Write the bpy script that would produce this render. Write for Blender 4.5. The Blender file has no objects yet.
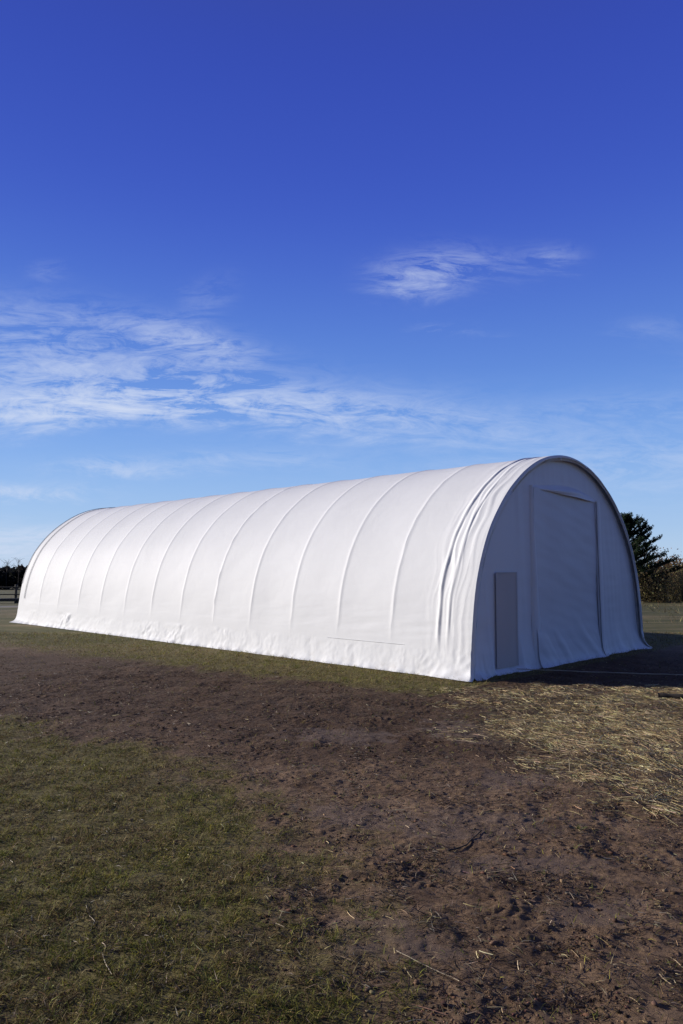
import bpy, math, random
import numpy as np
random.seed(7); RNG = np.random.default_rng(7)
scene = bpy.context.scene
COL = scene.collection
PI = math.pi

# ------------------------------------------------------------------ noise
def _hash(ix, iy, seed):
    h = (ix.astype(np.int64)*374761393 + iy.astype(np.int64)*668265263 + seed*982451653) & 0xFFFFFFFF
    h = ((h ^ (h >> 13))*1274126177) & 0xFFFFFFFF
    h = (h ^ (h >> 16)) & 0xFFFFFFFF
    return h
def gnoise(x, y, seed=0):
    """gradient noise, about -1..1"""
    x = np.asarray(x, float); y = np.asarray(y, float)
    x, y = np.broadcast_arrays(x, y)
    ix = np.floor(x); iy = np.floor(y); fx = x-ix; fy = y-iy
    u = fx*fx*fx*(fx*(fx*6-15)+10); v = fy*fy*fy*(fy*(fy*6-15)+10)
    def g(dx, dy):
        a = _hash(ix+dx, iy+dy, seed)*(2*PI/4294967296.0)
        return np.cos(a)*(fx-dx)+np.sin(a)*(fy-dy)
    n0 = g(0,0)*(1-u)+g(1,0)*u; n1 = g(0,1)*(1-u)+g(1,1)*u
    return (n0*(1-v)+n1*v)*1.5
def fbm(x, y, seed=0, o=4, gain=.5):
    s = 0; a = 1; t = 0
    for i in range(o):
        s = s + a*gnoise(x*2**i, y*2**i, seed+i*17); t += a; a *= gain
    return s/t
def sstep(a, b, x):
    t = np.clip((x-a)/(b-a), 0, 1); return t*t*(3-2*t)

# ------------------------------------------------------------------ object helpers
def mesh_np(name, V, F, mats=None, smooth=False, parent=None, attr=None, nper=4):
    """F: int array (n,3|4)"""
    V = np.asarray(V, np.float32); F = np.asarray(F, np.int32)
    me = bpy.data.meshes.new(name)
    n = F.shape[1]
    me.vertices.add(len(V)); me.vertices.foreach_set('co', V.ravel())
    me.loops.add(F.size); me.loops.foreach_set('vertex_index', F.ravel())
    me.polygons.add(len(F))
    me.polygons.foreach_set('loop_start', np.arange(0, F.size, n, dtype=np.int32))
    me.polygons.foreach_set('loop_total', np.full(len(F), n, np.int32))
    if smooth: me.polygons.foreach_set('use_smooth', np.ones(len(F), bool))
    me.update(calc_edges=True)
    if attr is not None:
        for k, arr in attr.items():
            a = me.color_attributes.new(k, 'FLOAT_COLOR', 'POINT')
            arr = np.asarray(arr, np.float32)
            if arr.shape[1] == 3: arr = np.hstack([arr, np.ones((len(arr), 1), np.float32)])
            a.data.foreach_set('color', arr.ravel())
    o = bpy.data.objects.new(name, me); COL.objects.link(o)
    if mats: me.materials.append(mats)
    if parent: o.parent = parent
    return o
def grid_faces(nu, nv):
    i = np.arange(nu-1)[:, None]; j = np.arange(nv-1)[None, :]
    a = (i*nv+j).ravel()
    return np.stack([a, a+nv, a+nv+1, a+1], 1)
def tube_arrays(P, r, seg=8, closed=False):
    P = np.asarray(P, float); n = len(P)
    r = np.broadcast_to(np.asarray(r, float), (n,))
    T = np.gradient(P, axis=0); T /= np.linalg.norm(T, axis=1)[:, None]+1e-9
    up = np.array([0, 0, 1.]) if abs(T[:, 2]).mean() < .8 else np.array([1., 0, 0])
    A = np.cross(T, up); A /= np.linalg.norm(A, axis=1)[:, None]+1e-9
    B = np.cross(T, A)
    th = np.linspace(0, 2*PI, seg, endpoint=False)
    V = P[:, None]+r[:, None, None]*(np.cos(th)[None, :, None]*A[:, None]+np.sin(th)[None, :, None]*B[:, None])
    V = V.reshape(-1, 3)
    i = np.arange(n-1)[:, None]; j = np.arange(seg)[None, :]; j2 = (j+1) % seg
    F = np.stack([(i*seg+j).ravel(), (i*seg+j2+0*i).ravel(), ((i+1)*seg+j2).ravel(), ((i+1)*seg+j).ravel()], 1)
    # end caps as degenerate-free fans of quads (seg even)
    caps = []
    for base, rev in ((0, True), ((n-1)*seg, False)):
        for k in range(1, seg-2, 2):
            q = [base, base+k, base+k+1, base+k+2]
            caps.append(q[::-1] if not rev else q)
    return V, np.vstack([F, np.array(caps)])
class Acc:
    def __init__(s): s.V = []; s.F = []; s.n = 0; s.C = []
    def add(s, V, F, c=None):
        s.V.append(V); s.F.append(np.asarray(F)+s.n); s.n += len(V)
        if c is not None: s.C.append(np.tile(np.asarray(c, float), (len(V), 1)))
    def build(s, name, mat, parent=None, smooth=True):
        at = {'Col': np.vstack(s.C)} if s.C else None
        return mesh_np(name, np.vstack(s.V), np.vstack(s.F), mat, smooth, parent, at)
def tag(o, label=None, cat=None, group=None, kind=None):
    if label: o['label'] = label
    if cat: o['category'] = cat
    if group: o['group'] = group
    if kind: o['kind'] = kind
    return o
def empty(name, loc, rz=0):
    o = bpy.data.objects.new(name, None); COL.objects.link(o)
    o.location = loc; o.rotation_euler = (0, 0, rz); o.empty_display_size = .3
    return o

# ------------------------------------------------------------------ materials
def nmat(name):
    m = bpy.data.materials.new(name); m.use_nodes = True
    nt = m.node_tree; b = nt.nodes['Principled BSDF']
    return m, nt, b
def N(nt, t, **kw):
    n = nt.nodes.new(t)
    for k, v in kw.items():
        if k.startswith('i_'): n.inputs[k[2:].replace('_', ' ')].default_value = v
        else: setattr(n, k, v)
    return n
def L(nt, a, b): nt.links.new(a, b)
def ramp(nt, fac, stops):
    r = nt.nodes.new('ShaderNodeValToRGB'); e = r.color_ramp.elements
    e[0].position = stops[0][0]; e[0].color = (*stops[0][1], 1)
    e[1].position = stops[1][0]; e[1].color = (*stops[1][1], 1)
    for p, c in stops[2:]:
        x = e.new(p); x.color = (*c, 1)
    L(nt, fac, r.inputs['Fac']); return r.outputs['Color']
def mixc(nt, f, a, b, mode='MIX'):
    m = nt.nodes.new('ShaderNodeMix'); m.data_type = 'RGBA'; m.blend_type = mode
    for s, v in (('Factor', f), ('A', a), ('B', b)):
        sock = [i for i in m.inputs if i.name == s and (i.type == ('VALUE' if s == 'Factor' else 'RGBA'))][0]
        if hasattr(v, 'is_linked') or isinstance(v, bpy.types.NodeSocket): L(nt, v, sock)
        elif s == 'Factor': sock.default_value = v
        else: sock.default_value = (*v, 1)
    return [o for o in m.outputs if o.type == 'RGBA'][0]

def fabric_mat(name, col, rough=.5, dirt=True, trans=0.0):
    m, nt, b = nmat(name)
    tc = N(nt, 'ShaderNodeTexCoord')
    n1 = N(nt, 'ShaderNodeTexNoise', i_Scale=1.1, i_Detail=5.0, i_Roughness=.6); L(nt, tc.outputs['Object'], n1.inputs['Vector'])
    c = ramp(nt, n1.outputs['Fac'], [(.3, tuple(x*.96 for x in col)), (.7, col)])
    if dirt:   # splashed mud on the lowest hand's breadth, broken up
        sep = N(nt, 'ShaderNodeSeparateXYZ'); L(nt, tc.outputs['Object'], sep.inputs[0])
        mr = N(nt, 'ShaderNodeMapRange'); mr.inputs['From Min'].default_value = .0; mr.inputs['From Max'].default_value = .22
        mr.inputs['To Min'].default_value = 1; mr.inputs['To Max'].default_value = 0
        L(nt, sep.outputs['Z'], mr.inputs['Value'])
        n2 = N(nt, 'ShaderNodeTexNoise', i_Scale=7.0, i_Detail=8.0, i_Roughness=.7); L(nt, tc.outputs['Object'], n2.inputs['Vector'])
        r2 = N(nt, 'ShaderNodeMapRange'); r2.inputs['From Min'].default_value = .48; r2.inputs['From Max'].default_value = .72
        L(nt, n2.outputs['Fac'], r2.inputs['Value'])
        mu = N(nt, 'ShaderNodeMath', operation='MULTIPLY'); L(nt, mr.outputs[0], mu.inputs[0]); L(nt, r2.outputs[0], mu.inputs[1])
        mu2 = N(nt, 'ShaderNodeMath', operation='MULTIPLY'); L(nt, mu.outputs[0], mu2.inputs[0]); mu2.inputs[1].default_value = .45
        c = mixc(nt, mu2.outputs[0], c, (.33, .27, .21))
    L(nt, c, b.inputs['Base Color'])
    b.inputs['Roughness'].default_value = rough; b.inputs['Specular IOR Level'].default_value = .25
    # scrim weave and storage creases
    n3 = N(nt, 'ShaderNodeTexNoise', i_Scale=3.0, i_Detail=6.0, i_Roughness=.6, i_Distortion=.6); L(nt, tc.outputs['Object'], n3.inputs['Vector'])
    n4 = N(nt, 'ShaderNodeTexNoise', i_Scale=60.0, i_Detail=2.0); L(nt, tc.outputs['Object'], n4.inputs['Vector'])
    bp = N(nt, 'ShaderNodeBump'); bp.inputs['Strength'].default_value = .25; bp.inputs['Distance'].default_value = .02
    L(nt, n3.outputs['Fac'], bp.inputs['Height'])
    bp2 = N(nt, 'ShaderNodeBump'); bp2.inputs['Strength'].default_value = .15; bp2.inputs['Distance'].default_value = .003
    L(nt, n4.outputs['Fac'], bp2.inputs['Height']); L(nt, bp.outputs[0], bp2.inputs['Normal'])
    L(nt, bp2.outputs[0], b.inputs['Normal'])
    return m
M_COVER = fabric_mat('white_tarpaulin', (.805, .803, .80), .68)
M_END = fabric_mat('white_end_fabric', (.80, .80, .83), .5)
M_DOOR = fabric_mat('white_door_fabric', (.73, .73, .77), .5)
M_PATCH = fabric_mat('grey_fabric', (.60, .54, .52), .6)
def plain(name, col, rough=.7, metallic=0, var=.15, scale=8):
    m, nt, b = nmat(name)
    tc = N(nt, 'ShaderNodeTexCoord')
    n1 = N(nt, 'ShaderNodeTexNoise', i_Scale=float(scale), i_Detail=5.0); L(nt, tc.outputs['Object'], n1.inputs['Vector'])
    c = ramp(nt, n1.outputs['Fac'], [(.3, tuple(x*(1-var) for x in col)), (.7, tuple(x*(1+var) for x in col))])
    L(nt, c, b.inputs['Base Color']); b.inputs['Roughness'].default_value = rough; b.inputs['Metallic'].default_value = metallic
    return m
M_DARK = plain('dark_edge_cord', (.12, .12, .13))
M_CORD = plain('pale_cord', (.5, .42, .32))
M_TIE = plain('grey_tie_cord', (.60, .60, .60))
M_BARK = plain('bark', (.05, .038, .028), .9, 0, .4, 20)
M_WOOD = plain('weathered_wood', (.07, .06, .05), .9, 0, .4, 12)
def colattr(name, rough=.8, mul=1.0, spec=.2, trans=0):
    m, nt, b = nmat(name)
    a = N(nt, 'ShaderNodeVertexColor'); a.layer_name = 'Col'
    L(nt, a.outputs['Color'], b.inputs['Base Color'])
    b.inputs['Roughness'].default_value = rough; b.inputs['Specular IOR Level'].default_value = spec
    if trans:
        t = N(nt, 'ShaderNodeBsdfTranslucent'); L(nt, a.outputs['Color'], t.inputs['Color'])
        mx = N(nt, 'ShaderNodeMixShader'); mx.inputs[0].default_value = trans
        out = nt.nodes['Material Output']
        L(nt, b.outputs[0], mx.inputs[1]); L(nt, t.outputs[0], mx.inputs[2]); L(nt, mx.outputs[0], out.inputs[0])
    return m
M_BLADE = colattr('grass_blades', .7, trans=.25)
M_STRAW = colattr('straw_stems', .55, trans=.1, spec=.35)
M_CLOD = colattr('soil_clods', .95, spec=.1)
M_LEAF = colattr('leaves', .75, trans=.42)

# ------------------------------------------------------------------ ground masks and height
O = np.array([1.8665, 10.952]); TH = .7933
E_ = np.array([math.cos(TH), math.sin(TH)]); S_ = np.array([-math.sin(TH), math.cos(TH)])
W, LEN = 6.2546, 16.567
def poly_sd(x, y, poly):
    """signed distance, positive inside"""
    P = np.asarray(poly, float); d = np.full(x.shape, 1e9); ins = np.zeros(x.shape, bool)
    for i in range(len(P)):
        a = P[i]; b = P[(i+1) % len(P)]; e = b-a
        wx = x-a[0]; wy = y-a[1]
        t = np.clip((wx*e[0]+wy*e[1])/(e@e), 0, 1)
        d = np.minimum(d, (wx-e[0]*t)**2+(wy-e[1]*t)**2)
        c = ((a[1] > y) != (b[1] > y)) & (x < (b[0]-a[0])*(y-a[1])/(b[1]-a[1]+1e-12)+a[0])
        ins ^= c
    d = np.sqrt(d); return np.where(ins, d, -d)
GRASS_POLY = [(-14, 13.5), (-6, 9.2), (-3.66, 8.01), (-2.59, 7.41), (-1.76, 6.89), (-1.01, 6.01), (-.51, 5.37), (-.15, 4.69), (-.22, 4.03),
              (-.2, 3.58), (-.05, 3.23), (.12, 2.8), (.3, 2.0), (.3, -4), (-14, -4)]
STRAW_POLY = [(1.75, 10.0), (1.9, 8.6), (1.5, 7.6), (1.75, 6.6), (1.95, 5.9), (2.5, 5.3), (3.6, 5.0), (7, 5.5), (12, 9), (9, 11), (4.68, 10.3), (3, 10.3)]
DAMP = [(.35, 4.9, .7, .25, -.4), (1.05, 4.95, .5, .22, -.3), (1.35, 5.9, .45, .25, .2), (.2, 3.4, .32, .2, 0), (1.0, 4.25, .45, .14, .1), (1.2, 3.65, .35, .16, .5), (1.2, 7.6, .35, .5, .2), (.1, 7.4, .6, .3, 0)]
def masks(x, y):
    n = fbm(x*1.3, y*1.3, 3, 5, .6); n2 = fbm(x*5, y*5, 11, 3)
    g1 = poly_sd(x, y, GRASS_POLY)+.85*n+.45*n2
    # strip of turf that keeps along the side of the shelter
    v = (x-O[0])*E_[0]+(y-O[1])*E_[1]; k = (x-O[0])*S_[0]+(y-O[1])*S_[1]
    wid = 1.45+.13*np.clip(k, 0, 20)
    g2 = np.minimum(v+wid, 30)+.9*n+.4*n2
    g2 = np.where(k > -.4, g2, g2*0-1+.5*n+.3*(k+.4))
    far = sstep(15, 22, y)*1.0
    grass = np.maximum(sstep(-.35, .45, g1)*.95, sstep(-.4, .4, g2)*.9)
    tz = fbm(x*.25+5, y*.25, 31, 3)
    grass = np.maximum(grass, far*(.6+.6*tz))
    # mud right of and in front of the end wall
    bare = sstep(0.2, -1, k)*sstep(-.5, .4, v)*sstep(20, 15, y)
    grass = grass*(1-.85*bare)
    straw = sstep(-.75, .7, poly_sd(x, y, STRAW_POLY)+.5*n+.25*n2)
    straw = np.maximum(straw, .5*sstep(.15, .5, n)*sstep(17, 20, y)*sstep(34, 26, y)*sstep(4, 8, x))
    damp = np.zeros(x.shape)
    for cx, cy, rx, ry, rot in DAMP:
        dx = x-cx; dy = y-cy; c, s = math.cos(rot), math.sin(rot)
        q = np.sqrt(((c*dx+s*dy)/rx)**2+((-s*dx+c*dy)/ry)**2)
        damp = np.maximum(damp, sstep(1.1, .75, q+.8*n2+.6*n)*.6)
    damp *= (1-np.clip(grass, 0, 1))
    path = sstep(1.3, .7, np.abs(y-35.5+.03*(x+20)))*sstep(-8, -14, x)
    return np.clip(grass, 0, 1), np.clip(straw, 0, 1), np.clip(damp, 0, 1), path
def near_bld(x, y):
    v = (x-O[0])*E_[0]+(y-O[1])*E_[1]; k = (x-O[0])*S_[0]+(y-O[1])*S_[1]
    dx = np.maximum(np.maximum(-v, v-W), 0); dy = np.maximum(np.maximum(-k, k-LEN), 0)
    return np.hypot(dx, dy)
def height(x, y, M=None):
    if M is None: M = masks(x, y)
    g, s, d, p = M
    r = np.hypot(x, y)
    z = -.02*np.clip(r-30, 0, 150)
    z = z+.03*fbm(x*.35, y*.35, 41, 3)*(1-.5*sstep(.6, 0, near_bld(x, y)))
    fade = sstep(26, 12, r)
    mud = (1-.75*g)*(1-.35*d)
    rid = 1-np.abs(gnoise(x*4.2+.4*gnoise(x*2, y*2, 5), y*4.2, 51))*1.7
    cl = .020*fbm(x*3, y*3, 61, 3)+.009*(rid-.5)*fbm(x*1.5, y*1.5, 66, 2)
    c2 = (.007*np.maximum(0, gnoise(x*9, y*9, 71))+.009*np.maximum(0, gnoise(x*19+gnoise(x*6, y*6, 72), y*19, 81)+.1)+.008*np.abs(gnoise(x*27, y*27, 85))+.003*gnoise(x*36, y*36, 86))*(.5+.65*sstep(-.3, .5, gnoise(x*1.9, y*1.9, 88)))
    z = z+fade*mud*(cl+c2)*sstep(-.03, .6, near_bld(x, y)+.15)
    z = z+fade*g*.010*fbm(x*6, y*6, 91, 3)
    z = z+fade*s*.03*np.maximum(0, fbm(x*2.2, y*2.2, 95, 3)+.2)
    return z

def axis(lo, hi, step, far, grow=1.09):
    a = list(np.arange(lo, hi, step)); s = step; v = a[-1]
    while v < far: s *= grow; v += s; a.append(v)
    s = step; v = a[0]; b = []
    while v > -far: s *= grow; v -= s; b.append(v)
    return np.array(b[::-1]+a)
gx = axis(-4.2, 5.2, .0155, 2500); gy = axis(2.3, 11.5, .019, 2500)
gy = np.sort(np.concatenate([gy[(gy < 2.5) | (gy > 6)], np.arange(2.5, 6, .0125)]))
X, Y = np.meshgrid(gx, gy, indexing='ij')
MK = masks(X, Y); Z = height(X, Y, MK)
V = np.stack([X.ravel(), Y.ravel(), Z.ravel()], 1)
cols = np.stack([MK[0].ravel(), MK[1].ravel(), MK[2].ravel(), MK[3].ravel()], 1)
def ground_mat():
    m, nt, b = nmat('ground_soil_and_turf')
    tc = N(nt, 'ShaderNodeTexCoord'); P = tc.outputs['Object']
    at = N(nt, 'ShaderNodeVertexColor'); at.layer_name = 'Cover'
    sp = N(nt, 'ShaderNodeSeparateColor'); L(nt, at.outputs['Color'], sp.inputs[0])
    def noise(sc, det=6, ro=.6, dist=0.):
        n = N(nt, 'ShaderNodeTexNoise', i_Scale=float(sc), i_Detail=float(det), i_Roughness=ro, i_Distortion=dist); L(nt, P, n.inputs['Vector']); return n.outputs['Fac']
    soil = ramp(nt, noise(2.2, 8, .7, .5), [(.28, (.090, .052, .029)), (.5, (.18, .112, .063)), (.66, (.34, .225, .135))])
    soil = mixc(nt, noise(45, 4, .7), soil, ramp(nt, noise(30, 5, .7), [(.36, (.038, .022, .012)), (.60, (.28, .175, .098))]))
    damp = ramp(nt, noise(9, 6, .65), [(.3, (.12, .080, .052)), (.7, (.21, .142, .095))])
    turf = ramp(nt, noise(34, 7, .75), [(.34, (.048, .037, .015)), (.5, (.15, .122, .036)), (.66, (.27, .22, .075))])
    mpf = N(nt, 'ShaderNodeMapping'); mpf.inputs['Scale'].default_value = (.35, 1.3, 1); L(nt, P, mpf.inputs[0])
    nf = N(nt, 'ShaderNodeTexNoise', i_Scale=.35, i_Detail=10.0, i_Roughness=.75); L(nt, mpf.outputs[0], nf.inputs['Vector'])
    farturf = ramp(nt, nf.outputs['Fac'], [(.38, (.055, .062, .018)), (.50, (.105, .105, .032)), (.60, (.24, .185, .09))])
    sy = N(nt, 'ShaderNodeSeparateXYZ'); L(nt, P, sy.inputs[0])
    fr = N(nt, 'ShaderNodeMapRange'); fr.inputs['From Min'].default_value = 13; fr.inputs['From Max'].default_value = 19; L(nt, sy.outputs['Y'], fr.inputs['Value'])
    turf = mixc(nt, fr.outputs[0], turf, farturf)
    straw = ramp(nt, noise(40, 5, .7), [(.3, (.075, .05, .03)), (.55, (.20, .15, .085)), (.75, (.36, .29, .17))])
    wt = N(nt, 'ShaderNodeVertexColor'); wt.layer_name = 'Wet'
    soil = mixc(nt, wt.outputs['Color'], soil, mixc(nt, 1.0, soil, (.50, .45, .42), 'MULTIPLY'))
    c = mixc(nt, sp.outputs[2], soil, damp)
    c = mixc(nt, sp.outputs[0], c, turf)
    sf = N(nt, 'ShaderNodeMath', operation='MULTIPLY'); L(nt, sp.outputs[1], sf.inputs[0]); sf.inputs[1].default_value = .55
    c = mixc(nt, sf.outputs[0], c, straw)
    c = mixc(nt, at.outputs['Alpha'], c, (.30, .27, .23))
    L(nt, c, b.inputs['Base Color'])
    rr = N(nt, 'ShaderNodeMapRange'); rr.inputs['To Min'].default_value = .95; rr.inputs['To Max'].default_value = .62
    L(nt, sp.outputs[2], rr.inputs['Value']); L(nt, rr.outputs[0], b.inputs['Roughness'])
    b.inputs['Specular IOR Level'].default_value = .25
    bp = N(nt, 'ShaderNodeBump'); bp.inputs['Strength'].default_value = .9; bp.inputs['Distance'].default_value = .014
    L(nt, noise(55, 7, .75), bp.inputs['Height'])
    L(nt, bp.outputs[0], b.inputs['Normal'])
    return m
def wetness(x, y):
    w_ = sstep(5.6, 7.6, y+.25*np.clip(x, -6, 3)+1.1*fbm(x*.8, y*.8, 401, 3))*sstep(17, 13, y)
    w_ = np.maximum(w_*1.0, .9*sstep(.12, .42, fbm(x*1.9, y*1.9, 405, 5, .6)))
    return w_
WT = wetness(X, Y).ravel()
g = mesh_np('ground', V, grid_faces(len(gx), len(gy)), ground_mat(), True, None, {'Cover': cols, 'Wet': np.stack([WT]*3, 1)})
tag(g, 'churned brown mud and short turf around the white shelter', 'ground', kind='structure')
del V, X, Y, Z

# ------------------------------------------------------------------ the shelter
PR = [(0, 0), (.03, .3), (.06, .62), (.15, 1.21), (.31, 1.74), (.60, 2.30), (1.08, 2.85), (1.72, 3.31), (2.38, 3.58), (W/2, 3.68)]
PR = PR+[(W-a, b) for a, b in PR[-2::-1]]
PR = np.array(PR)
def catmull(P, n):
    P = np.vstack([2*P[0]-P[1], P, 2*P[-1]-P[-2]]); out = []
    for i in range(1, len(P)-2):
        t = np.linspace(0, 1, n, endpoint=False)[:, None]
        a, b, c, d = P[i-1], P[i], P[i+1], P[i+2]
        out.append(.5*((2*b)+(-a+c)*t+(2*a-5*b+4*c-d)*t*t+(-a+3*b-3*c+d)*t**3))
    return np.vstack(out+[P[-2][None]])
pf = catmull(PR, 40)
arc = np.concatenate([[0], np.cumsum(np.linalg.norm(np.diff(pf, axis=0), axis=1))]); ARC = arc[-1]
def prof(a):
    x = np.interp(a, arc, pf[:, 0]); z = np.interp(a, arc, pf[:, 1])
    e = .12
    tx = np.interp(np.minimum(a+e, ARC), arc, pf[:, 0])-np.interp(np.maximum(a-e, 0), arc, pf[:, 0])
    tz = np.interp(np.minimum(a+e, ARC), arc, pf[:, 1])-np.interp(np.maximum(a-e, 0), arc, pf[:, 1])
    l = np.hypot(tx, tz)+1e-9
    return x, z, -tz/l, tx/l
def ztop(w): return np.interp(w, pf[:, 0], pf[:, 1])
RIB0, RSP = .31, 1.2335
def cover_pt(k, a, extra=0.0):
    k = np.asarray(k, float); a = np.asarray(a, float); k, a = np.broadcast_arrays(k, a)
    x, z, nx, nz = prof(a)
    q = (k-RIB0)/RSP; t = q-np.floor(q); bay = np.floor(q)
    inb = sstep(.32, 1.1, z)*sstep(-.02, .2, q)*sstep(13.02, 12.9, q)
    sagamp = .009+.004*np.sin(bay*2.3)
    d = -inb*sagamp*np.sin(PI*t)**.9
    dk = np.minimum(t, 1-t)*RSP
    d = d+inb*.006*np.exp(-(dk/.038)**2)
    # soft tension wrinkles, more of them low down
    low = sstep(2.6, .5, z)
    d = d+(.003+.004*sstep(6, 2, k))*low*sstep(.4, .7, z)*fbm(k*.9+3*bay, a*7+.6*k, 7, 3)*np.sin(PI*t)**.5
    d = d+.006*fbm(k*.7, a*.8, 9, 2)
    d = d+.0022*sstep(.4, .8, z)*gnoise(k*1.2+bay*7, a*2.6+k*1.1, 12)
    # storage creases in the sheet
    cr = 1-np.abs(np.modf(np.abs(a*.82+.03*gnoise(k, a, 14)))[0]-.5)*2
    d = d+.0022*np.exp(-((1-cr)/.03)**2)*inb
    # bunched skirt below the ground rail
    sk = sstep(.46, .36, z)
    rw = gnoise(k*3.3+1.1*gnoise(k*1.2, z*3, 21), z*3.2+k*.8, 22)
    rw2 = 1-np.abs(gnoise(k*6.5+z*3, z*5-k*1.3, 23))*2
    am = .30+.75*sstep(.0, .45, gnoise(k*.62, z*0+3.3, 29))
    d = d+sk*am*(.020*rw+.013*rw2*(.5+gnoise(k*1.7, z*2, 24))+.006*gnoise(k*14, z*12, 28))*.8*sstep(0, .06, .47-z)
    
    # flare of the hem on the grass
    fl = .06+.05*gnoise(k*1.6, z*0, 25)+.03*gnoise(k*5, z*0, 26)
    fl = fl+.10*np.exp(-(k/.45)**2)+.14*np.exp(-((k-LEN)/.35)**2)
    d = d+.022*np.exp(-z/.16)*np.exp(-(k/.7)**2)*gnoise(k*6+z*3, z*6, 42)
    d = d+fl*np.exp(-z/.05)+.02*sstep(.5, 0, z)
    # folds gathered round the front arch
    env = sstep(.95, .45, k+.12*gnoise(a*.7, a*0+.5, 33))*sstep(.15, .45, z)
    kk = k+.10*gnoise(a*.8, a*0, 31)+.05*gnoise(a*2.1, k*1.5, 32)
    f1 = 1-np.abs(gnoise(kk*6.5, a*.45+kk*.8, 34))*2.2
    f2 = gnoise(kk*12, a*.9-kk*2, 35)
    d = d+env*(.011*np.maximum(f1, -.5)+.005*f2)*sstep(-.05, .18, k)*(.6+.4*gnoise(a*.6, k*0, 36))
    gm = np.clip(.75+.8*gnoise(a*1.1, a*0+2, 39), .15, 1.2); gm2 = np.clip(.35+1.2*gnoise(a*.9, a*0+9, 40), 0, 1)
    s0 = .50+.045*np.sin(a*.9+.5)+.02*gnoise(a*1.7, a*0, 37)
    d = d-.0095*gm*(.35+.65*sstep(.8, 1.8, z))*np.exp(-((k-s0)/.020)**2)*.72*sstep(.45, .9, z)+.016*np.exp(-((k-s0-.05)/.035)**2)*sstep(.3, .8, z)
    s1 = .34+.05*np.sin(a*.7+1.9)+.03*gnoise(a*1.3, a*0+7, 38)
    d = d-.010*gm2*np.exp(-((k-s1)/.017)**2)*.7*sstep(.5, 1.1, z)+.010*np.exp(-((k-s1-.04)/.035)**2)*sstep(.3, .8, z)
    d = d+extra
    ky = k+.02*sk*gnoise(k*4, z*6, 27)
    # the front corner of the skirt is dragged forwards, the rear one outwards
    ky = ky-.10*np.exp(-z/.10)*np.exp(-(k/.25)**2)+.10*np.exp(-z/.08)*np.exp(-((k-LEN)/.3)**2)
    zz = np.maximum(z+nz*d, -.01)
    return np.stack([x+nx*d, ky, zz], -1)
root = empty('fabric_shelter', (O[0], O[1], 0), TH)
tag(root, 'long white arched fabric storage shelter standing on muddy turf, closed end in shade', 'shelter')
ks = np.concatenate([np.linspace(-.03, 1.1, 150)[:-1], np.linspace(1.1, 6, 290)[:-1], np.linspace(6, LEN, 400)])
ribs = np.array([RIB0+RSP*i for i in range(14)])
ks = np.sort(np.concatenate([ks]+[ribs+o for o in (-.03, -.018, -.009, 0, .009, .018, .03)]))
aS = np.concatenate([np.linspace(0, 1.0, 62)[:-1], np.linspace(1.0, ARC/2, 150)[:-1], np.linspace(ARC/2, ARC-1, 90)[:-1], np.linspace(ARC-1, ARC, 45)])
K, A = np.meshgrid(ks, aS, indexing='ij')
CV = cover_pt(K, A).reshape(-1, 3)
mesh_np('cover', CV, grid_faces(len(ks), len(aS)), M_COVER, True, root)
# hem rolled round the front arch and lapped over the end wall
aa = np.linspace(0.0, ARC, 330)
sec = []
x, z, nx, nz = prof(aa)
base = cover_pt(np.full_like(aa, -.03), aa)
wl = .095+.02*gnoise(aa*.9, aa*0, 41)
wl = np.where(z < .2, .05, wl)
for s_, (inn, fwd) in enumerate([(0, 0), (.012, -.030), (.03, -.045), (.06, -.048), (.6, -.042), (.97, -.034), (1.0, -.026), (.97, -.018), (.5, -.02)]):
    i_ = inn if inn < .5 and s_ < 4 else inn*wl
    wob = .006*gnoise(aa*3, aa*0+s_*.7, 43)
    p = base.copy(); p[:, 0] -= nx*i_; p[:, 2] = np.maximum(p[:, 2]-nz*i_, .0)
    p[:, 1] += fwd*.65+wob*(s_ > 0)
    sec.append(p)
HV = np.stack(sec, 1).reshape(-1, 3)
mesh_np('arch_hem', HV, grid_faces(len(aa), len(sec)), M_COVER, True, root)
# front arch pipe, seen in the gap behind the hem
fx, fz, fnx, fnz = prof(aa)
hp = np.stack([fx-fnx*.05, np.full_like(aa, .03), np.maximum(fz-fnz*.05, 0)], 1)
v, f = tube_arrays(hp, .03, 8)
mesh_np('arch_pipe', v, f, plain('galvanised_pipe', (.45, .46, .48), .4, .8), True, root)

def wall_grid(w0, w1, nw, nz_, ztopf, zbot, yfun, inset=.02):
    ws = np.linspace(w0, w1, nw); tt = np.linspace(0, 1, nz_)
    Wg, Tg = np.meshgrid(ws, tt, indexing='ij')
    zt = ztopf(Wg); Zg = zbot+(zt-zbot)*Tg
    Yg = yfun(Wg, Zg)
    return np.stack([Wg, Yg, Zg], -1), grid_faces(nw, nz_)
def end_y(w, z):
    y = .042+.012*gnoise(w*1.2, z*.8, 101)+.007*gnoise(w*6+.5*z, z*.9, 102)
    y = y+.004*gnoise(w*1.3, z*7, 103)
    lo = sstep(.7, 0, z)
    y = y-lo*.03*np.maximum(0, gnoise(w*3.5+z, z*1.2, 104)+.2)
    fl = (.07+.05*gnoise(w*2.2, w*0, 105)+.02*gnoise(w*7, w*0, 106))+.14*np.exp(-((w-W)/.3)**2)+.10*np.exp(-(w/.35)**2)
    # loose vertical folds beside the lit corner
    y = y-.030*np.maximum(0, gnoise(w*7.0+.7*z, z*.45, 107))*sstep(.75, .3, w)*sstep(3, 1, z)
    y = y-fl*np.exp(-z/.07)-.03*lo-.03*np.exp(-z/.16)*np.exp(-(w/.6)**2)*gnoise(w*9, z*5, 108)
    pw = sstep(.66, .80, w)*sstep(1.57, 1.43, w)*sstep(.02, .1, z)
    return y*(1-pw)+pw*.045
NW = 240
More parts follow.
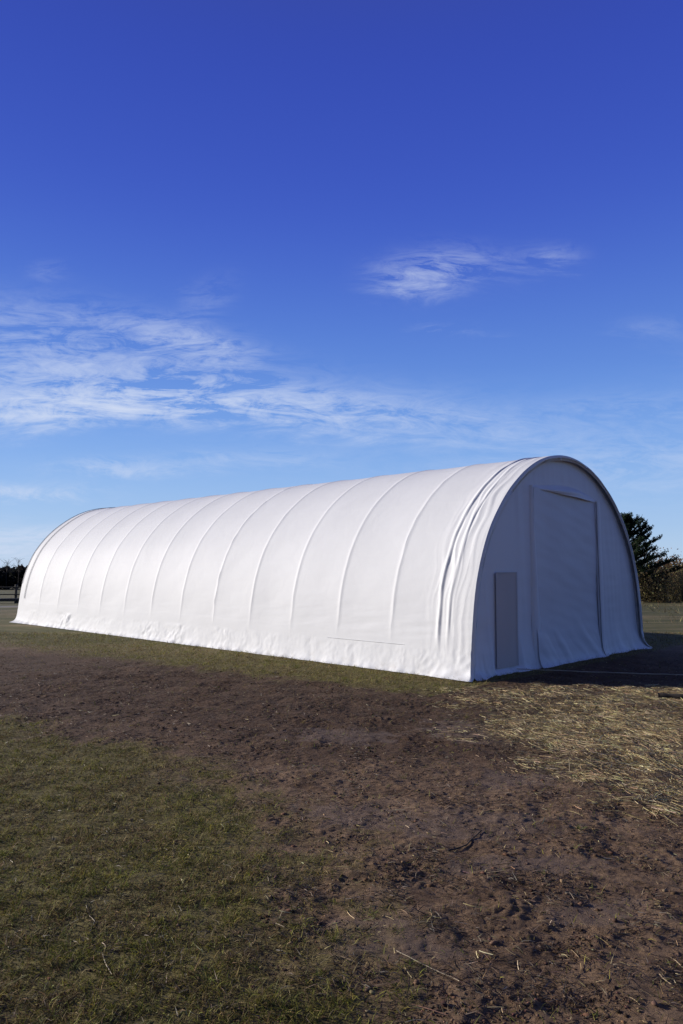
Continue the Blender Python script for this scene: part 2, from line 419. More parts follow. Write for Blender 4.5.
ws = np.concatenate([np.linspace(.03, 1.9, 110)[:-1], np.linspace(1.9, W-.03, 170)])
tt = np.concatenate([np.linspace(0, .12, 24)[:-1], np.linspace(.12, 1, 110)])
Wg, Tg = np.meshgrid(ws, tt, indexing='ij')
zt = np.maximum(ztop(Wg)-.03, .02)
Zg = zt*Tg
Yg = end_y(Wg, Zg)
Xg = Wg+.16*np.exp(-Zg/.06)*np.exp(-((Wg-W)/.25)**2)
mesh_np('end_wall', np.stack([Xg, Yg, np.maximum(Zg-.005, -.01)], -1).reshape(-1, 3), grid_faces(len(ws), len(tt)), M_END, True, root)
# rear wall
ws2 = np.linspace(.03, W-.03, 60)
Wb, Tb = np.meshgrid(ws2, np.linspace(0, 1, 40), indexing='ij')
Zb = np.maximum(ztop(Wb)-.03, .02)*Tb
mesh_np('rear_wall', np.stack([Wb, LEN-.05+.01*gnoise(Wb*2, Zb*2, 5), Zb], -1).reshape(-1, 3), grid_faces(60, 40)[:, ::-1], M_END, True, root)
# roll-up door sheet over the opening
D0, D1 = 1.96, 4.28
def door_top(w): return 3.04-.045*(w-D0)
def door_y(w, z):
    u = (w-D0)/(D1-D0)
    y = .012+.012*gnoise(w*1.1+2, z*.9, 111)+.006*gnoise(w*1.5, z*5.5+w, 112)
    # diagonal drag folds towards the lower right, and a belly at the foot
    lo = sstep(1.0, 0, z)
    y = y-lo*(.03+.03*np.maximum(0, gnoise((w+z)*3.0, (w-z)*.8, 113)))
    y = y-.06*np.exp(-z/.12)-.05*np.exp(-z/.06)*(.5+gnoise(w*2, w*0, 114))
    y = y-.02*sstep(.25, 0, u)
    return y
dv, dfc = wall_grid(D0+.02, D1, 130, 150, door_top, 0.0, door_y)
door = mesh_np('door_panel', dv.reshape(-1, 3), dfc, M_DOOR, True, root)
# drooping head flap
nu, nv = 90, 22
U, Vv = np.meshgrid(np.linspace(0, 1, nu), np.linspace(0, 1, nv), indexing='ij')
wv = D0-.02+U*(D1-D0+.06)
ztp = door_top(wv)+.03+.13*np.sin(PI*U**1.4)+.008*gnoise(U*5, U*0, 121)
zbt = door_top(wv)-.025+.012*gnoise(U*3, U*0, 122)
zv = ztp+(zbt-ztp)*Vv
yv = .035-(.02+.07*np.sin(PI*U**1.3))*np.sin(Vv*PI*.62)-.010*np.sin(Vv*8+U*7)*np.sin(PI*U)
mesh_np('head_flap', np.stack([wv, yv, zv], -1).reshape(-1, 3), grid_faces(nu, nv), M_END, True, root)
# left flap: a strip that hangs free and widens to the ground
nz2 = 120
T2 = np.linspace(0, 1, nz2); zf = 3.06*(1-T2)+.01*T2
prof_l = [(0, .06), (.02, .03), (.3, .005), (.65, -.008), (1.0, -.004), (1.0, .03)]
sec = []
for u, yy in prof_l:
    wd = .05+.19*T2**1.4+.012*gnoise(T2*6, T2*0+u, 131)
    ww = D0-.05+u*wd
    sec.append(np.stack([ww, np.where(True, yy, yy)-.02*T2+.012*gnoise(T2*3, T2*0+u*3, 132)-.07*np.exp(-zf/.08), zf], 1))
mesh_np('door_edge_flap', np.stack(sec, 0).reshape(-1, 3), grid_faces(len(sec), nz2), M_END, True, root)
# right flap: stands proud and leaves a dark slit over the door sheet
sec = []
for u, yy in [(0, .02), (0, -.028), (.12, -.036), (.4, -.026), (.8, .02), (1.0, .05)]:
    wd = .30+.03*T2
    ww = D1+.008+.03*T2+u*wd
    sec.append(np.stack([ww+.006*gnoise(T2*5, T2*0, 134), yy+.010*gnoise(T2*3, T2*0+u, 133)-.10*np.exp(-zf/.10)*(1-.3*u)-.012*T2, zf-.12], 1))
sec = [np.column_stack([s[:, :2], np.maximum(s[:, 2], .0)]) for s in sec]
mesh_np('door_edge_flap', np.stack(sec, 0).reshape(-1, 3), grid_faces(len(sec), nz2), M_END, True, root)
# dark zipper line beside the door sheet, its colour deepening the slit's shade
zz = np.linspace(.02, 2.92, 60)
zp = np.stack([D1+.005+.03*(1-zz/2.92)+.006*gnoise(zz*2, zz*0, 6), -.012-.03*(1-zz/2.92)-.09*np.exp(-zz/.1), zz], 1)
v, f = tube_arrays(zp, .006, 6); mesh_np('zip', v, f, M_DARK, True, root)
# grey hatch sheet left of the door
P0, P1 = .81, 1.42
ws3 = np.linspace(P0, P1, 30); zs3 = np.linspace(.09, 1.58, 70)
Wp, Zp = np.meshgrid(ws3, zs3, indexing='ij')
Yp = .022+.004*gnoise(Wp*2, Zp*1.5, 140)
front = np.stack([Wp, Yp, Zp], -1).reshape(-1, 3)
hatch = mesh_np('hatch', front, grid_faces(30, 70), M_PATCH, False, root); hatch['label'] = 'plain grey rectangular door sheet'
# hatch frame tape
def strip_on_wall(w0, z0, w1, z1, wid, off, name, mat, par):
    n = 40; t = np.linspace(0, 1, n); w = w0+(w1-w0)*t; z = z0+(z1-z0)*t
    dx, dz = (w1-w0), (z1-z0); l = math.hypot(dx, dz); nx_, nz_ = -dz/l*wid/2, dx/l*wid/2
    A_ = []
    for s in (-1, 1):
        A_.append(np.stack([w+s*nx_, .022+.004*gnoise(w*2, z*1.5, 140)-off+.006, z+s*nz_], 1))
    return mesh_np(name, np.stack(A_, 0).reshape(-1, 3), grid_faces(2, n), mat, True, par)
M_TAPE = fabric_mat('grey_tape', (.56, .52, .52), .6)
strip_on_wall(P0, .09, P0, 1.58, .02, .016, 'edge_tape', M_TAPE, hatch)
strip_on_wall(P1, .09, P1, 1.58, .02, .016, 'edge_tape', M_TAPE, hatch)
strip_on_wall(P0-.01, 1.58, P1+.01, 1.58, .02, .018, 'edge_tape', M_TAPE, hatch)
# tie cord running along the ground rail
kc = np.linspace(1.25, 3.0, 100)
ac = np.interp(.50+.012*gnoise(kc*1.5, kc*0, 8)+.02*np.exp(-kc/.4), pf[:60, 1], arc[:60])
cp = cover_pt(kc, ac, .006)
v, f = tube_arrays(cp, .0032, 6); mesh_np('tie_cord', v, f, M_TIE, True, root)
# dark seam cords near the far arch
for kq, a0, a1, rr in ((16.18, .75, ARC*.62, .006), (LEN-.01, 1.2, ARC*.62, .007)):
    a_ = np.linspace(a0, a1, 200)
    cp = cover_pt(np.full_like(a_, kq)+.015*gnoise(a_*.8, a_*0, 4), a_, .014)
    v, f = tube_arrays(cp, rr, 6); mesh_np('seam_cord', v, f, M_DARK, True, root)

# ------------------------------------------------------------------ ground cover: blades, straw, clods
def ribbons(n, x, y, z, ang, length, width, pitch, curl, cols, seg=3, flat=0.0):
    """tapered bent ribbons; pitch = rise angle, curl = bend"""
    t = np.linspace(0, 1, seg+1)
    P = np.zeros((n, seg+1, 3)); P[:, 0] = np.stack([x, y, z], 1)
    dl = (length/seg)
    for i in range(seg):
        pa = pitch-curl*(i/seg)
        aa_ = ang+flat*(i-seg/2)
        P[:, i+1, 0] = P[:, i, 0]+np.cos(pa)*np.cos(aa_)*dl
        P[:, i+1, 1] = P[:, i, 1]+np.cos(pa)*np.sin(aa_)*dl
        P[:, i+1, 2] = P[:, i, 2]+np.sin(pa)*dl
    roll = RNG.uniform(0, PI, n)
    sx = -np.sin(ang)*np.cos(roll); sy = np.cos(ang)*np.cos(roll); sz = np.sin(roll)*.8
    side = np.stack([sx, sy, sz], 1)
    V = np.zeros((n, seg+1, 2, 3))
    for i in range(seg+1):
        wdt = width*(1-.85*t[i]**1.5) if not STRAIGHT else width
        V[:, i, 0] = P[:, i]-side*wdt[:, None]/2; V[:, i, 1] = P[:, i]+side*wdt[:, None]/2
    V = V.reshape(-1, 3)
    b = (np.arange(n)*(seg+1)*2)[:, None]+np.arange(seg)[None]*2
    b = b.ravel(); F = np.stack([b, b+1, b+3, b+2], 1)
    C = np.repeat(cols, (seg+1)*2, axis=0)
    return V, F, C
def pick(n, pal, w, jit=.2):
    pal = np.array(pal); i = RNG.choice(len(pal), n, p=np.array(w)/sum(w))
    return np.clip(pal[i]*(1+jit*RNG.standard_normal((n, 1)))*(1+.08*RNG.standard_normal((n, 3))), .004, .9)
def scatter(n, y0, y1, power=1.0, spread=.56, marg=.8):
    # denser near the viewer's ground
    u = RNG.random(n)
    if power == 1: y = y0*(y1/y0)**u
    else: y = y0+(y1-y0)*u
    x = (RNG.random(n)*2-1)*(y*spread+marg)
    return x, y
STRAIGHT = False
# turf
x, y = scatter(1000000, 2.3, 19)
Mk = masks(x, y)
n2 = fbm(x*7, y*7, 201, 3)
p = np.clip(Mk[0]**1.3*(.72+1.5*n2), 0, 1)+.03*(1-Mk[0])
p *= (1-.6*Mk[1])*(near_bld(x, y) > .03)
keep = RNG.random(len(x)) < p*.62
x, y = x[keep], y[keep]; gmk = Mk[0][keep]; n = len(x)
z = height(x, y)-.003
green = fbm(x*1.6, y*1.6, 205, 3)+.35*RNG.standard_normal(n)
colG = pick(n, [(.19, .19, .030), (.30, .27, .048), (.11, .12, .026)], [3, 3, 2])
colD = pick(n, [(.30, .22, .09), (.18, .125, .052), (.44, .34, .16), (.075, .052, .028)], [3, 4, 1.2, 3])
cg = np.where((green > .02)[:, None], colG, colD)
cg = cg*(1+.35*np.clip(fbm(x*3.3, y*3.3, 208, 3), -1, 1))[:, None]
ln = RNG.uniform(.012, .046, n)*(1+.5*np.clip(fbm(x*2.5, y*2.5, 207, 2), -.6, 1))*(1+.05*y)
v, f, c = ribbons(n, x, y, z, RNG.uniform(0, 2*PI, n), ln, RNG.uniform(.0018, .0036, n)*(1+.09*y), RNG.uniform(.15, 1.2, n), RNG.uniform(.2, 1.3, n), cg, 2)
tg = mesh_np('turf', v, f, M_BLADE, False, None, {'Col': c})
tag(tg, 'short olive and withered grass blades on the muddy ground', 'grass', kind='stuff')
print('blades', n)
# taller tufts the hooves and wheels have missed
tx_, ty_ = scatter(1500, 2.4, 14); tm = masks(tx_, ty_)[0]
kp = (RNG.random(len(tx_)) < tm*.85+.03)*(near_bld(tx_, ty_) > .12); tx_, ty_ = tx_[kp], ty_[kp]
nb_ = RNG.integers(8, 34, len(tx_)); ix_ = np.repeat(np.arange(len(tx_)), nb_); n = len(ix_)
rr_ = RNG.uniform(.008, .035, len(tx_))[ix_]
x = tx_[ix_]+RNG.standard_normal(n)*rr_; y = ty_[ix_]+RNG.standard_normal(n)*rr_
tone = RNG.random(len(tx_))[ix_]
cg = np.where((tone < .6)[:, None], pick(n, [(.15, .165, .03), (.10, .12, .026), (.24, .22, .05)], [3, 3, 1]), pick(n, [(.40, .31, .15), (.26, .19, .09), (.13, .09, .045)], [2, 3, 2]))
v2, f2, c2 = ribbons(n, x, y, height(x, y)-.003, RNG.uniform(0, 2*PI, n), RNG.uniform(.02, .065, n), RNG.uniform(.0016, .0032, n)*(1+.08*y), RNG.uniform(.35, 1.45, n), RNG.uniform(.3, 1.5, n), cg, 3)
tag(mesh_np('tufts', v2, f2, M_BLADE, False, None, {'Col': c2}), 'taller green and bleached grass tufts standing in the trodden turf', 'grass', kind='stuff')
# withered stems and fine litter all over the mud
x, y = scatter(420000, 2.3, 15)
Mk = masks(x, y); nn = fbm(x*3.1, y*3.1, 211, 4, .6)
p = np.clip(.16+.9*nn+.25*Mk[1], .01, 1)*(1-.75*Mk[2])*(1-.6*Mk[0])
keep = (RNG.random(len(x)) < p)*(near_bld(x, y) > .05); x, y = x[keep], y[keep]; n = len(x)
z = height(x, y)+.001
cl = pick(n, [(.05, .034, .024), (.10, .068, .044), (.18, .125, .075), (.32, .25, .15)], [5, 5, 3, 1.2])
STRAIGHT = False
v, f, c = ribbons(n, x, y, z, RNG.normal(0, .9, n)+PI*(RNG.random(n) < .5), RNG.uniform(.012, .07, n), RNG.uniform(.002, .0045, n)*(1+.03*y), RNG.uniform(-.1, .5, n), RNG.uniform(-.1, 1.0, n), cl, 2)
tag(mesh_np('litter', v, f, M_STRAW, False, None, {'Col': c}), 'dark withered stems and litter trodden into the mud', 'litter', kind='stuff')
# straw
STRAIGHT = True
cxn = 1500
cx_, cy_ = scatter(9000, 4.3, 11.5); sm = masks(cx_, cy_)[1]
keep = RNG.random(len(cx_)) < sm**1.4*np.clip(.62+1.5*fbm(cx_*1.1, cy_*1.1, 217, 3), 0, 1); cx_, cy_ = cx_[keep][:cxn], cy_[keep][:cxn]
ca = RNG.normal(-.25, .65, len(cx_)); cn = RNG.integers(20, 115, len(cx_))
idx = np.repeat(np.arange(len(cx_)), cn); n1 = len(idx); cr = RNG.uniform(.04, .18, len(cx_))[idx]
xs = cx_[idx]+RNG.standard_normal(n1)*cr; ys = cy_[idx]+RNG.standard_normal(n1)*cr*.7
an = ca[idx]+RNG.normal(0, .5, n1)
x2, y2 = scatter(42000, 2.4, 13); M2 = masks(x2, y2); nn = fbm(x2*1.7, y2*1.7, 221, 3)
keep = RNG.random(len(x2)) < (.045+.5*M2[1]**1.5+.22*np.clip(nn-.1, 0, 1)*(1-M2[0])); x2, y2 = x2[keep], y2[keep]
xs = np.concatenate([xs, x2]); ys = np.concatenate([ys, y2]); an = np.concatenate([an, RNG.uniform(0, 2*PI, len(x2))]); n = len(xs)
insh = (near_bld(xs, ys) > .1); xs, ys, an = xs[insh], ys[insh], an[insh]; n = len(xs)
ln = np.clip(RNG.lognormal(-2.65, .5, n), .02, .26)*np.where(np.arange(n) < n-insh[n1:].sum(), 1, .62)
zs = height(xs, ys)+RNG.uniform(0, .022, n)*masks(xs, ys)[1]+.003
z2 = height(xs+np.cos(an)*ln, ys+np.sin(an)*ln)
pt = np.arctan2(z2-zs+.006, ln)+np.abs(RNG.normal(0, .07, n))
cl = pick(n, [(.62, .50, .26), (.50, .38, .18), (.72, .60, .36), (.24, .17, .09)], [4, 4, 1.2, 4], .2)
v, f, c = ribbons(n, xs, ys, zs, an, ln, RNG.uniform(.0014, .0034, n)*(1+.05*ys), pt, RNG.uniform(-.05, .25, n), cl, 3, RNG.normal(0, .16, n))
tag(mesh_np('straw', v, f, M_STRAW, False, None, {'Col': c}), 'pale loose straw strewn over the mud in front of the closed end', 'straw', kind='stuff')
print('straw', n)
# clods
phi = (1+5**.5)/2
ico = np.array([(-1, phi, 0), (1, phi, 0), (-1, -phi, 0), (1, -phi, 0), (0, -1, phi), (0, 1, phi), (0, -1, -phi), (0, 1, -phi), (phi, 0, -1), (phi, 0, 1), (-phi, 0, -1), (-phi, 0, 1)])/1.9
icf = np.array([(0,11,5),(0,5,1),(0,1,7),(0,7,10),(0,10,11),(1,5,9),(5,11,4),(11,10,2),(10,7,6),(7,1,8),(3,9,4),(3,4,2),(3,2,6),(3,6,8),(3,8,9),(4,9,5),(2,4,11),(6,2,10),(8,6,7),(9,8,1)])
x, y = scatter(150000, 2.3, 13); Mk = masks(x, y); nn = fbm(x*2.3, y*2.3, 231, 4, .6)
keep = (RNG.random(len(x)) < np.clip(.1+1.5*nn, .01, 1)*(1-.8*Mk[0])*(1-.85*Mk[2])*(1-.4*Mk[1]))*(near_bld(x, y) > .15); x, y = x[keep], y[keep]; n = len(x)
sz = np.clip(RNG.lognormal(-5.75, .5, n), .0015, .015)*(1+.03*y)
rot = RNG.uniform(0, 2*PI, n); c_, s_ = np.cos(rot), np.sin(rot)
J = ico[None]*(1+.28*RNG.standard_normal((n, 12, 1)))*sz[:, None, None]*np.stack([RNG.uniform(.8, 1.7, n), RNG.uniform(.8, 1.2, n), RNG.uniform(.35, .75, n)], 1)[:, None]
Vx = J[..., 0]*c_[:, None]-J[..., 1]*s_[:, None]+x[:, None]; Vy = J[..., 0]*s_[:, None]+J[..., 1]*c_[:, None]+y[:, None]
Vz = J[..., 2]+(height(x, y)+sz*.12)[:, None]
V = np.stack([Vx, Vy, Vz], -1).reshape(-1, 3)
F = (icf[None]+np.arange(n)[:, None, None]*12).reshape(-1, 3)
cl = pick(n, [(.12, .072, .044), (.17, .105, .064), (.24, .16, .10), (.065, .04, .026)], [4, 4, 1.5, 2], .15)
cl = cl*(1-.5*wetness(x, y))[:, None]
tag(mesh_np('clods', V, F, M_CLOD, False, None, {'Col': np.repeat(cl, 12, 0)}), 'crumbled clods of dark soil over the churned mud', 'soil', kind='stuff')

# ------------------------------------------------------------------ single things on the ground
def gz(x, y): return float(height(np.array([x]), np.array([y]))[0])
pc = np.array([(2.2, 12.1), (2.87, 11.9), (4.0, 11.52), (5.17, 11.25), (7.5, 10.75), (9.5, 10.4)])
tt_ = np.linspace(0, 1, 200); px_ = np.interp(tt_, np.linspace(0, 1, 6), pc[:, 0]); py_ = np.interp(tt_, np.linspace(0, 1, 6), pc[:, 1])
pz_ = height(px_, py_)*.4+.045+.004*gnoise(tt_*30, tt_*0, 3)
v, f = tube_arrays(np.stack([px_, py_, pz_], 1), .0065, 6)
tag(mesh_np('string', v, f, M_CORD, True), 'thin pale string stretched low across the shaded ground before the closed end', 'string')
def stick(name, pts, r, mat, label, cat, knots=()):
    pts = np.array(pts, float); t = np.linspace(0, 1, 40)
    P = np.stack([np.interp(t, np.linspace(0, 1, len(pts)), pts[:, i]) for i in range(2)], 1)
    P = P+.006*np.stack([gnoise(t*5, t*0, 61), gnoise(t*5, t*0+3, 62)], 1)*min(1, r*60)
    z = height(P[:, 0], P[:, 1])
    z = np.convolve(np.pad(z, 6, 'edge'), np.ones(13)/13, 'valid')+r*.7+.004
    rr = r*(1-.35*t+.12*gnoise(t*9, t*0, 63))
    v, f = tube_arrays(np.column_stack([P, z]), rr, 8)
    return tag(mesh_np(name, v, f, mat, True), label, cat)
stick('log', [(3.98, 9.36), (4.4, 9.22), (4.95, 9.02)], .038, M_BARK, 'dark rotten log lying in the straw at the right edge', 'log')
stick('twig', [(.62, 4.42), (.75, 4.52), (.88, 4.74)], .005, M_BARK, 'dark forked-looking twig lying on damp bare soil', 'twig')
M_STALK = plain('dry_stalk', (.42, .34, .22), .6)
stick('dry_stalk', [(.23, 3.30), (.36, 3.17), (.47, 3.06)], .002, M_STALK, 'long pale straight stalk on the bare mud near the bottom', 'stalk')
stick('dry_stalk', [(-1.25, 3.72), (-1.19, 3.60), (-1.15, 3.55), (-1.14, 3.45)], .0018, M_STALK, 'curved pale stalk lying in the grass at lower left', 'stalk')
stick('dry_stalk', [(-1.02, 3.26), (-.97, 3.16), (-.93, 3.10)], .0024, M_STALK, 'short straight pale stalk lying in the grass near the lower left corner', 'stalk')

# ------------------------------------------------------------------ vegetation
def leaf_tris(C, size, cols, nrm_up=.3, elong=1.6):
    n = len(C)
    d = RNG.standard_normal((n, 3)); d /= np.linalg.norm(d, axis=1)[:, None]
    e = RNG.standard_normal((n, 3)); e -= (e*d).sum(1)[:, None]*d; e /= np.linalg.norm(e, axis=1)[:, None]
    s = size[:, None]
    V = np.stack([C-d*s*elong/2, C+e*s/2, C+d*s*elong/2, C-e*s/2], 1).reshape(-1, 3)
    F = np.arange(n*4).reshape(n, 4)
    return V, F, np.repeat(cols, 4, 0)
def limb(acc, p0, p1, r0, r1, bend=.1, seg=6):
    t = np.linspace(0, 1, 6)[:, None]; p0 = np.array(p0, float); p1 = np.array(p1, float)
    l = np.linalg.norm(p1-p0); off = RNG.standard_normal(3)*bend*l
    P = p0+(p1-p0)*t+off*np.sin(PI*t)
    v, f = tube_arrays(P, r0+(r1-r0)*t[:, 0], seg); acc.add(v, f); return P
# conifer
def gz2(x, y): return gz(x, y)
cx, cy = 17.25, 45.0; zb = gz(cx, cy)
con = empty('conifer_tree', (cx, cy, zb))
tag(con, 'dark evergreen pine rising behind the right side of the white shelter', 'tree')
tr = Acc(); H_ = 5.45
limb(tr, (0, 0, -.1), (.1, 0, H_*.93), .14, .02, .01, 8)
LV, LC = [], []
for i in range(96):
    h = (i+.5)/96; zz_ = .5+h*(H_-.9); R = 3.2*(1-h)**.75*RNG.uniform(.5, 1.1)+.12
    a = i*2.4+RNG.uniform(-.4, .4)
    rise = .38+.6*h
    p0 = np.array([.1*h, 0, zz_]); p1 = p0+np.array([math.cos(a)*R, math.sin(a)*R, R*rise*RNG.uniform(.6, 1.1)])
    p1[2] = min(p1[2], H_-.25-.42*R*RNG.uniform(.3, 1))
    P = limb(tr, p0, p1, .035, .008, .06, 5)
    nb = int(20+34*R/2)
    for b_ in range(nb):
        t = RNG.uniform(.25, 1.03); q = p0+(p1-p0)*t
        d = (p1-p0)/np.linalg.norm(p1-p0)*.5+RNG.standard_normal(3)*.30; d[2] += .45; d /= np.linalg.norm(d)
        le = RNG.uniform(.2, .42)
        s = np.linspace(0, 1, 15)[:, None]
        LV.append(q+d*le*s+RNG.standard_normal((15, 3))*.022)
LV = np.vstack(LV); n = len(LV)
cl = pick(n, [(.024, .042, .020), (.032, .055, .024), (.018, .030, .018), (.05, .07, .03)], [4, 4, 3, 1])
tr.build('trunk', M_BARK, con)
v, f, c = leaf_tris(LV, RNG.uniform(.03, .055, n), cl, elong=3.2)
mesh_np('crown', v, f, M_LEAF, False, con, {'Col': c})
# broadleaf with rusty leaves behind the thicket
def bushy(name, x, y, h, rx, ry, pal, wts, nleaf, lab, cat, lsize=(.05, .1), nstem=9, hb=.15, dens=1.0, twigs=0, group=None):
    zb = gz(x, y); r = empty(name, (x, y, zb)); tag(r, lab, cat, group)
    st = Acc(); tips = []
    for i in range(nstem):
        a = RNG.uniform(0, 2*PI); rr = math.sqrt(RNG.random())
        p1 = np.array([math.cos(a)*rx*rr*.8, math.sin(a)*ry*rr*.8, h*(.55+.4*RNG.random())*(1-.25*rr)])
        p0 = np.array([p1[0]*.15, p1[1]*.15, -.05]); P = limb(st, p0, p1, .012*h, .003*h, .08, 5)
        for j in range(5+twigs):
            q = P[RNG.integers(2, 6)]; d = RNG.standard_normal(3); d[2] = abs(d[2])+.4
            e = q+d/np.linalg.norm(d)*h*RNG.uniform(.12, .28); e[2] = min(e[2], h)
            limb(st, q, e, .004*h, .0015*h, .05, 4); tips.append(e); tips.append((q+e)/2)
    st.build('trunk' if 'tree' in name else 'stems', M_BARK, r)
    if nleaf:
        tips = np.array(tips); k = RNG.integers(0, len(tips), nleaf)
        C = tips[k]+RNG.standard_normal((nleaf, 3))*np.array([.11, .11, .09])*h
        C[:, 2] = np.abs(C[:, 2])
        shell = fbm(C[:, 0]*2.2/h*2, C[:, 2]*2.2/h*2+C[:, 1], 301, 2)
        C = C[shell > -.25]
        cl = pick(len(C), pal, wts, .25)
        v, f, c = leaf_tris(C, RNG.uniform(*lsize, len(C)), cl)
        mesh_np('crown' if 'tree' in name else 'foliage', v, f, M_LEAF, False, r, {'Col': c})
    return r
RUST = [(.26, .13, .055), (.19, .10, .045), (.30, .18, .07), (.12, .08, .045)]
OLIV = [(.29, .24, .11), (.36, .30, .12), (.20, .16, .085), (.38, .28, .14)]
bushy('rusty_tree', 23.9, 54, 3.25, 2.6, 1.8, RUST, [3, 3, 2, 3], 9000, 'rust-brown autumn tree showing above the thicket right of the pine', 'tree', (.06, .12), 16)
bushy('rusty_tree', 21.2, 57, 2.9, 1.3, 1.3, RUST, [3, 3, 1, 3], 4000, 'small dark red-brown tree low between the pine and the larger rusty tree', 'tree', (.06, .12), 9)
# thicket as one mass: twigs and small leaves
st = Acc(); LV = []
for i in range(150):
    x = RNG.uniform(14.5, 40); y = RNG.uniform(43, 51)+.12*(x-18); h = RNG.uniform(1.9, 2.75)*(1 if x > 19.5 else .92)
    zb = gz(x, y)
    for j in range(6):
        p1 = np.array([x+RNG.normal(0, .55), y+RNG.normal(0, .55), zb+h*RNG.uniform(.6, 1.0)])
        P = limb(st, (x+RNG.normal(0, .12), y+RNG.normal(0, .12), zb-.05), p1, .018, .005, .09, 4)
        k = RNG.integers(1, 6, 170)
        LV.append(P[k]+RNG.standard_normal((170, 3))*np.array([.3, .3, .26]))
LV = np.vstack(LV); LV[:, 2] = np.maximum(LV[:, 2], height(LV[:, 0], LV[:, 1])+.05)
n = len(LV); hh = LV[:, 2]
sel = fbm(LV[:, 0]*.5, LV[:, 2]*.8+LV[:, 1]*.3, 311, 3)
cl = np.where((sel > .4)[:, None], pick(n, RUST, [1, 3, 2, 4], .25), pick(n, OLIV, [3, 3, 3, 2], .25))
v, f, c = leaf_tris(LV, RNG.uniform(.035, .075, n), cl)
st.C = [np.tile([.11, .085, .065], (len(a), 1)) for a in st.V]
st.V.append(v); st.F.append(f+st.n); st.C.append(c); st.n += len(v)
th = st.build('thicket', M_LEAF, None, False)
tag(th, 'tangled brown and olive thicket behind the field right of the shelter', 'thicket', kind='stuff')
# dry grass fringe before the thicket
STRAIGHT = False
n = 26000
x = RNG.uniform(8, 44, n); y = RNG.uniform(22, 43, n)+.1*(x-18); kk = RNG.random(n) < np.clip(.15+1.2*fbm(x*.5, y*.35, 321, 3), .02, 1)*np.where(y > 39, 1.6, .8)
x, y = x[kk], y[kk]; n = len(x)
cl = pick(n, [(.26, .2, .10), (.16, .13, .06), (.08, .075, .03), (.32, .26, .15)], [3, 4, 4, 1])
v, f, c = ribbons(n, x, y, height(x, y)-.01, RNG.uniform(0, 2*PI, n), RNG.uniform(.08, .30, n), RNG.uniform(.015, .03, n), RNG.uniform(.4, 1.4, n), RNG.uniform(.2, 1, n), cl, 2)
tag(mesh_np('rough_grass', v, f, M_BLADE, False, None, {'Col': c}), 'dry tussocks of rough grass between the shelter and the thicket', 'grass', kind='stuff')
# far wood along the horizon
LV = []; cc = []
for i in range(420):
    x = RNG.uniform(-190, 190); y = 150+RNG.uniform(-6, 14)+.05*abs(x); h = RNG.uniform(4.3, 5.3)+.4*math.sin(x*.13)
    zb = gz(x, y)
    m = 300; u = RNG.random(m)
    a = RNG.uniform(0, 2*PI, m); R = 2.3*np.sqrt(RNG.random(m))
    C = np.stack([x+np.cos(a)*R, y+np.sin(a)*R, zb+h*np.sqrt(u)*(1-.25*(R/2.3)**2)], 1); LV.append(C)
LV = np.vstack(LV); n = len(LV)
v, f, c = leaf_tris(LV, RNG.uniform(.35, .8, n), pick(n, [(.018, .018, .016), (.026, .024, .02), (.014, .016, .018)], [3, 2, 2]))
tag(mesh_np('distant_wood', v, f, M_LEAF, False, None, {'Col': c}), 'dark low wood far off along the horizon', 'wood', kind='stuff')
for (x, y, h, lab) in ((-64.2, 146, 6.4, 'leafless tree with spreading crown above the far wood at the left edge'), (-67.4, 148, 6.2, 'thin leafless tree at the far left of the skyline'),
                       (-59.8, 147, 7.0, 'tall narrow bare tree on the skyline just left of the shelter')):
    zb = gz(x, y); r = empty('bare_tree', (x, y, zb)); tag(r, lab, 'tree')
    st = Acc(); limb(st, (0, 0, -.1), (0, 0, h*.9), .07, .02, .02, 6); cr_ = Acc()
    nb = 10 if 'narrow' in lab else 34
    for j in range(nb):
        h0 = RNG.uniform(.45, .9)*h; a = RNG.uniform(0, 2*PI); R = RNG.uniform(.4, 1.6)*(.35 if 'narrow' in lab else 1)
        limb(cr_, (0, 0, h0), (math.cos(a)*R, math.sin(a)*R, min(h, h0+RNG.uniform(.3, 1.6))), .028, .012, .1, 4)
    st.build('trunk', M_BARK, r); cr_.build('crown', M_BARK, r)
# fence and trough far left
fn = empty('field_fence', (-21.0, 47.5, gz(-21, 47.5)))
tag(fn, 'dark post and rail fence across the field at far left', 'fence')
from mathutils import Matrix
def boxv(cx, cy, cz, sx, sy, sz, ch=.01):
    V = []; F = []
    x, y, z = sx/2, sy/2, sz/2
    for zz_, sh in ((-z, ch), (-z+ch, 0), (z-ch, 0), (z, ch)):
        V += [(-x+sh, -y+sh, zz_), (x-sh, -y+sh, zz_), (x-sh, y-sh, zz_), (-x+sh, y-sh, zz_)]
    for l in range(3):
        for i in range(4):
            F.append((l*4+i, l*4+(i+1) % 4, l*4+4+(i+1) % 4, l*4+4+i))
    F += [(3, 2, 1, 0), (12, 13, 14, 15)]
    return np.array(V)+np.array([cx, cy, cz]), np.array(F)
for i in range(9):
    v, f = boxv(-8+i*2.0, 0, .5, .13, .11, 1.15+.06*math.sin(i*3)); mesh_np('post', v, f, M_WOOD, False, fn)
for zr in (.42, .88):
    v, f = boxv(0, -.075, zr, 16.3, .03, .07); mesh_np('rail', v, f, M_WOOD, False, fn)
tb = empty('feed_trough', (-19.6, 42.0, gz(-19.6, 42)))
tag(tb, 'long low dark feed trough standing before the far left fence', 'trough')
v, f = boxv(0, 0, .2, 2.6, .5, .16); mesh_np('bin', v, f, M_WOOD, False, tb)
for sx in (-1.1, 1.1):
    v, f = boxv(sx, 0, .06, .1, .42, .13); mesh_np('leg', v, f, M_WOOD, False, tb)

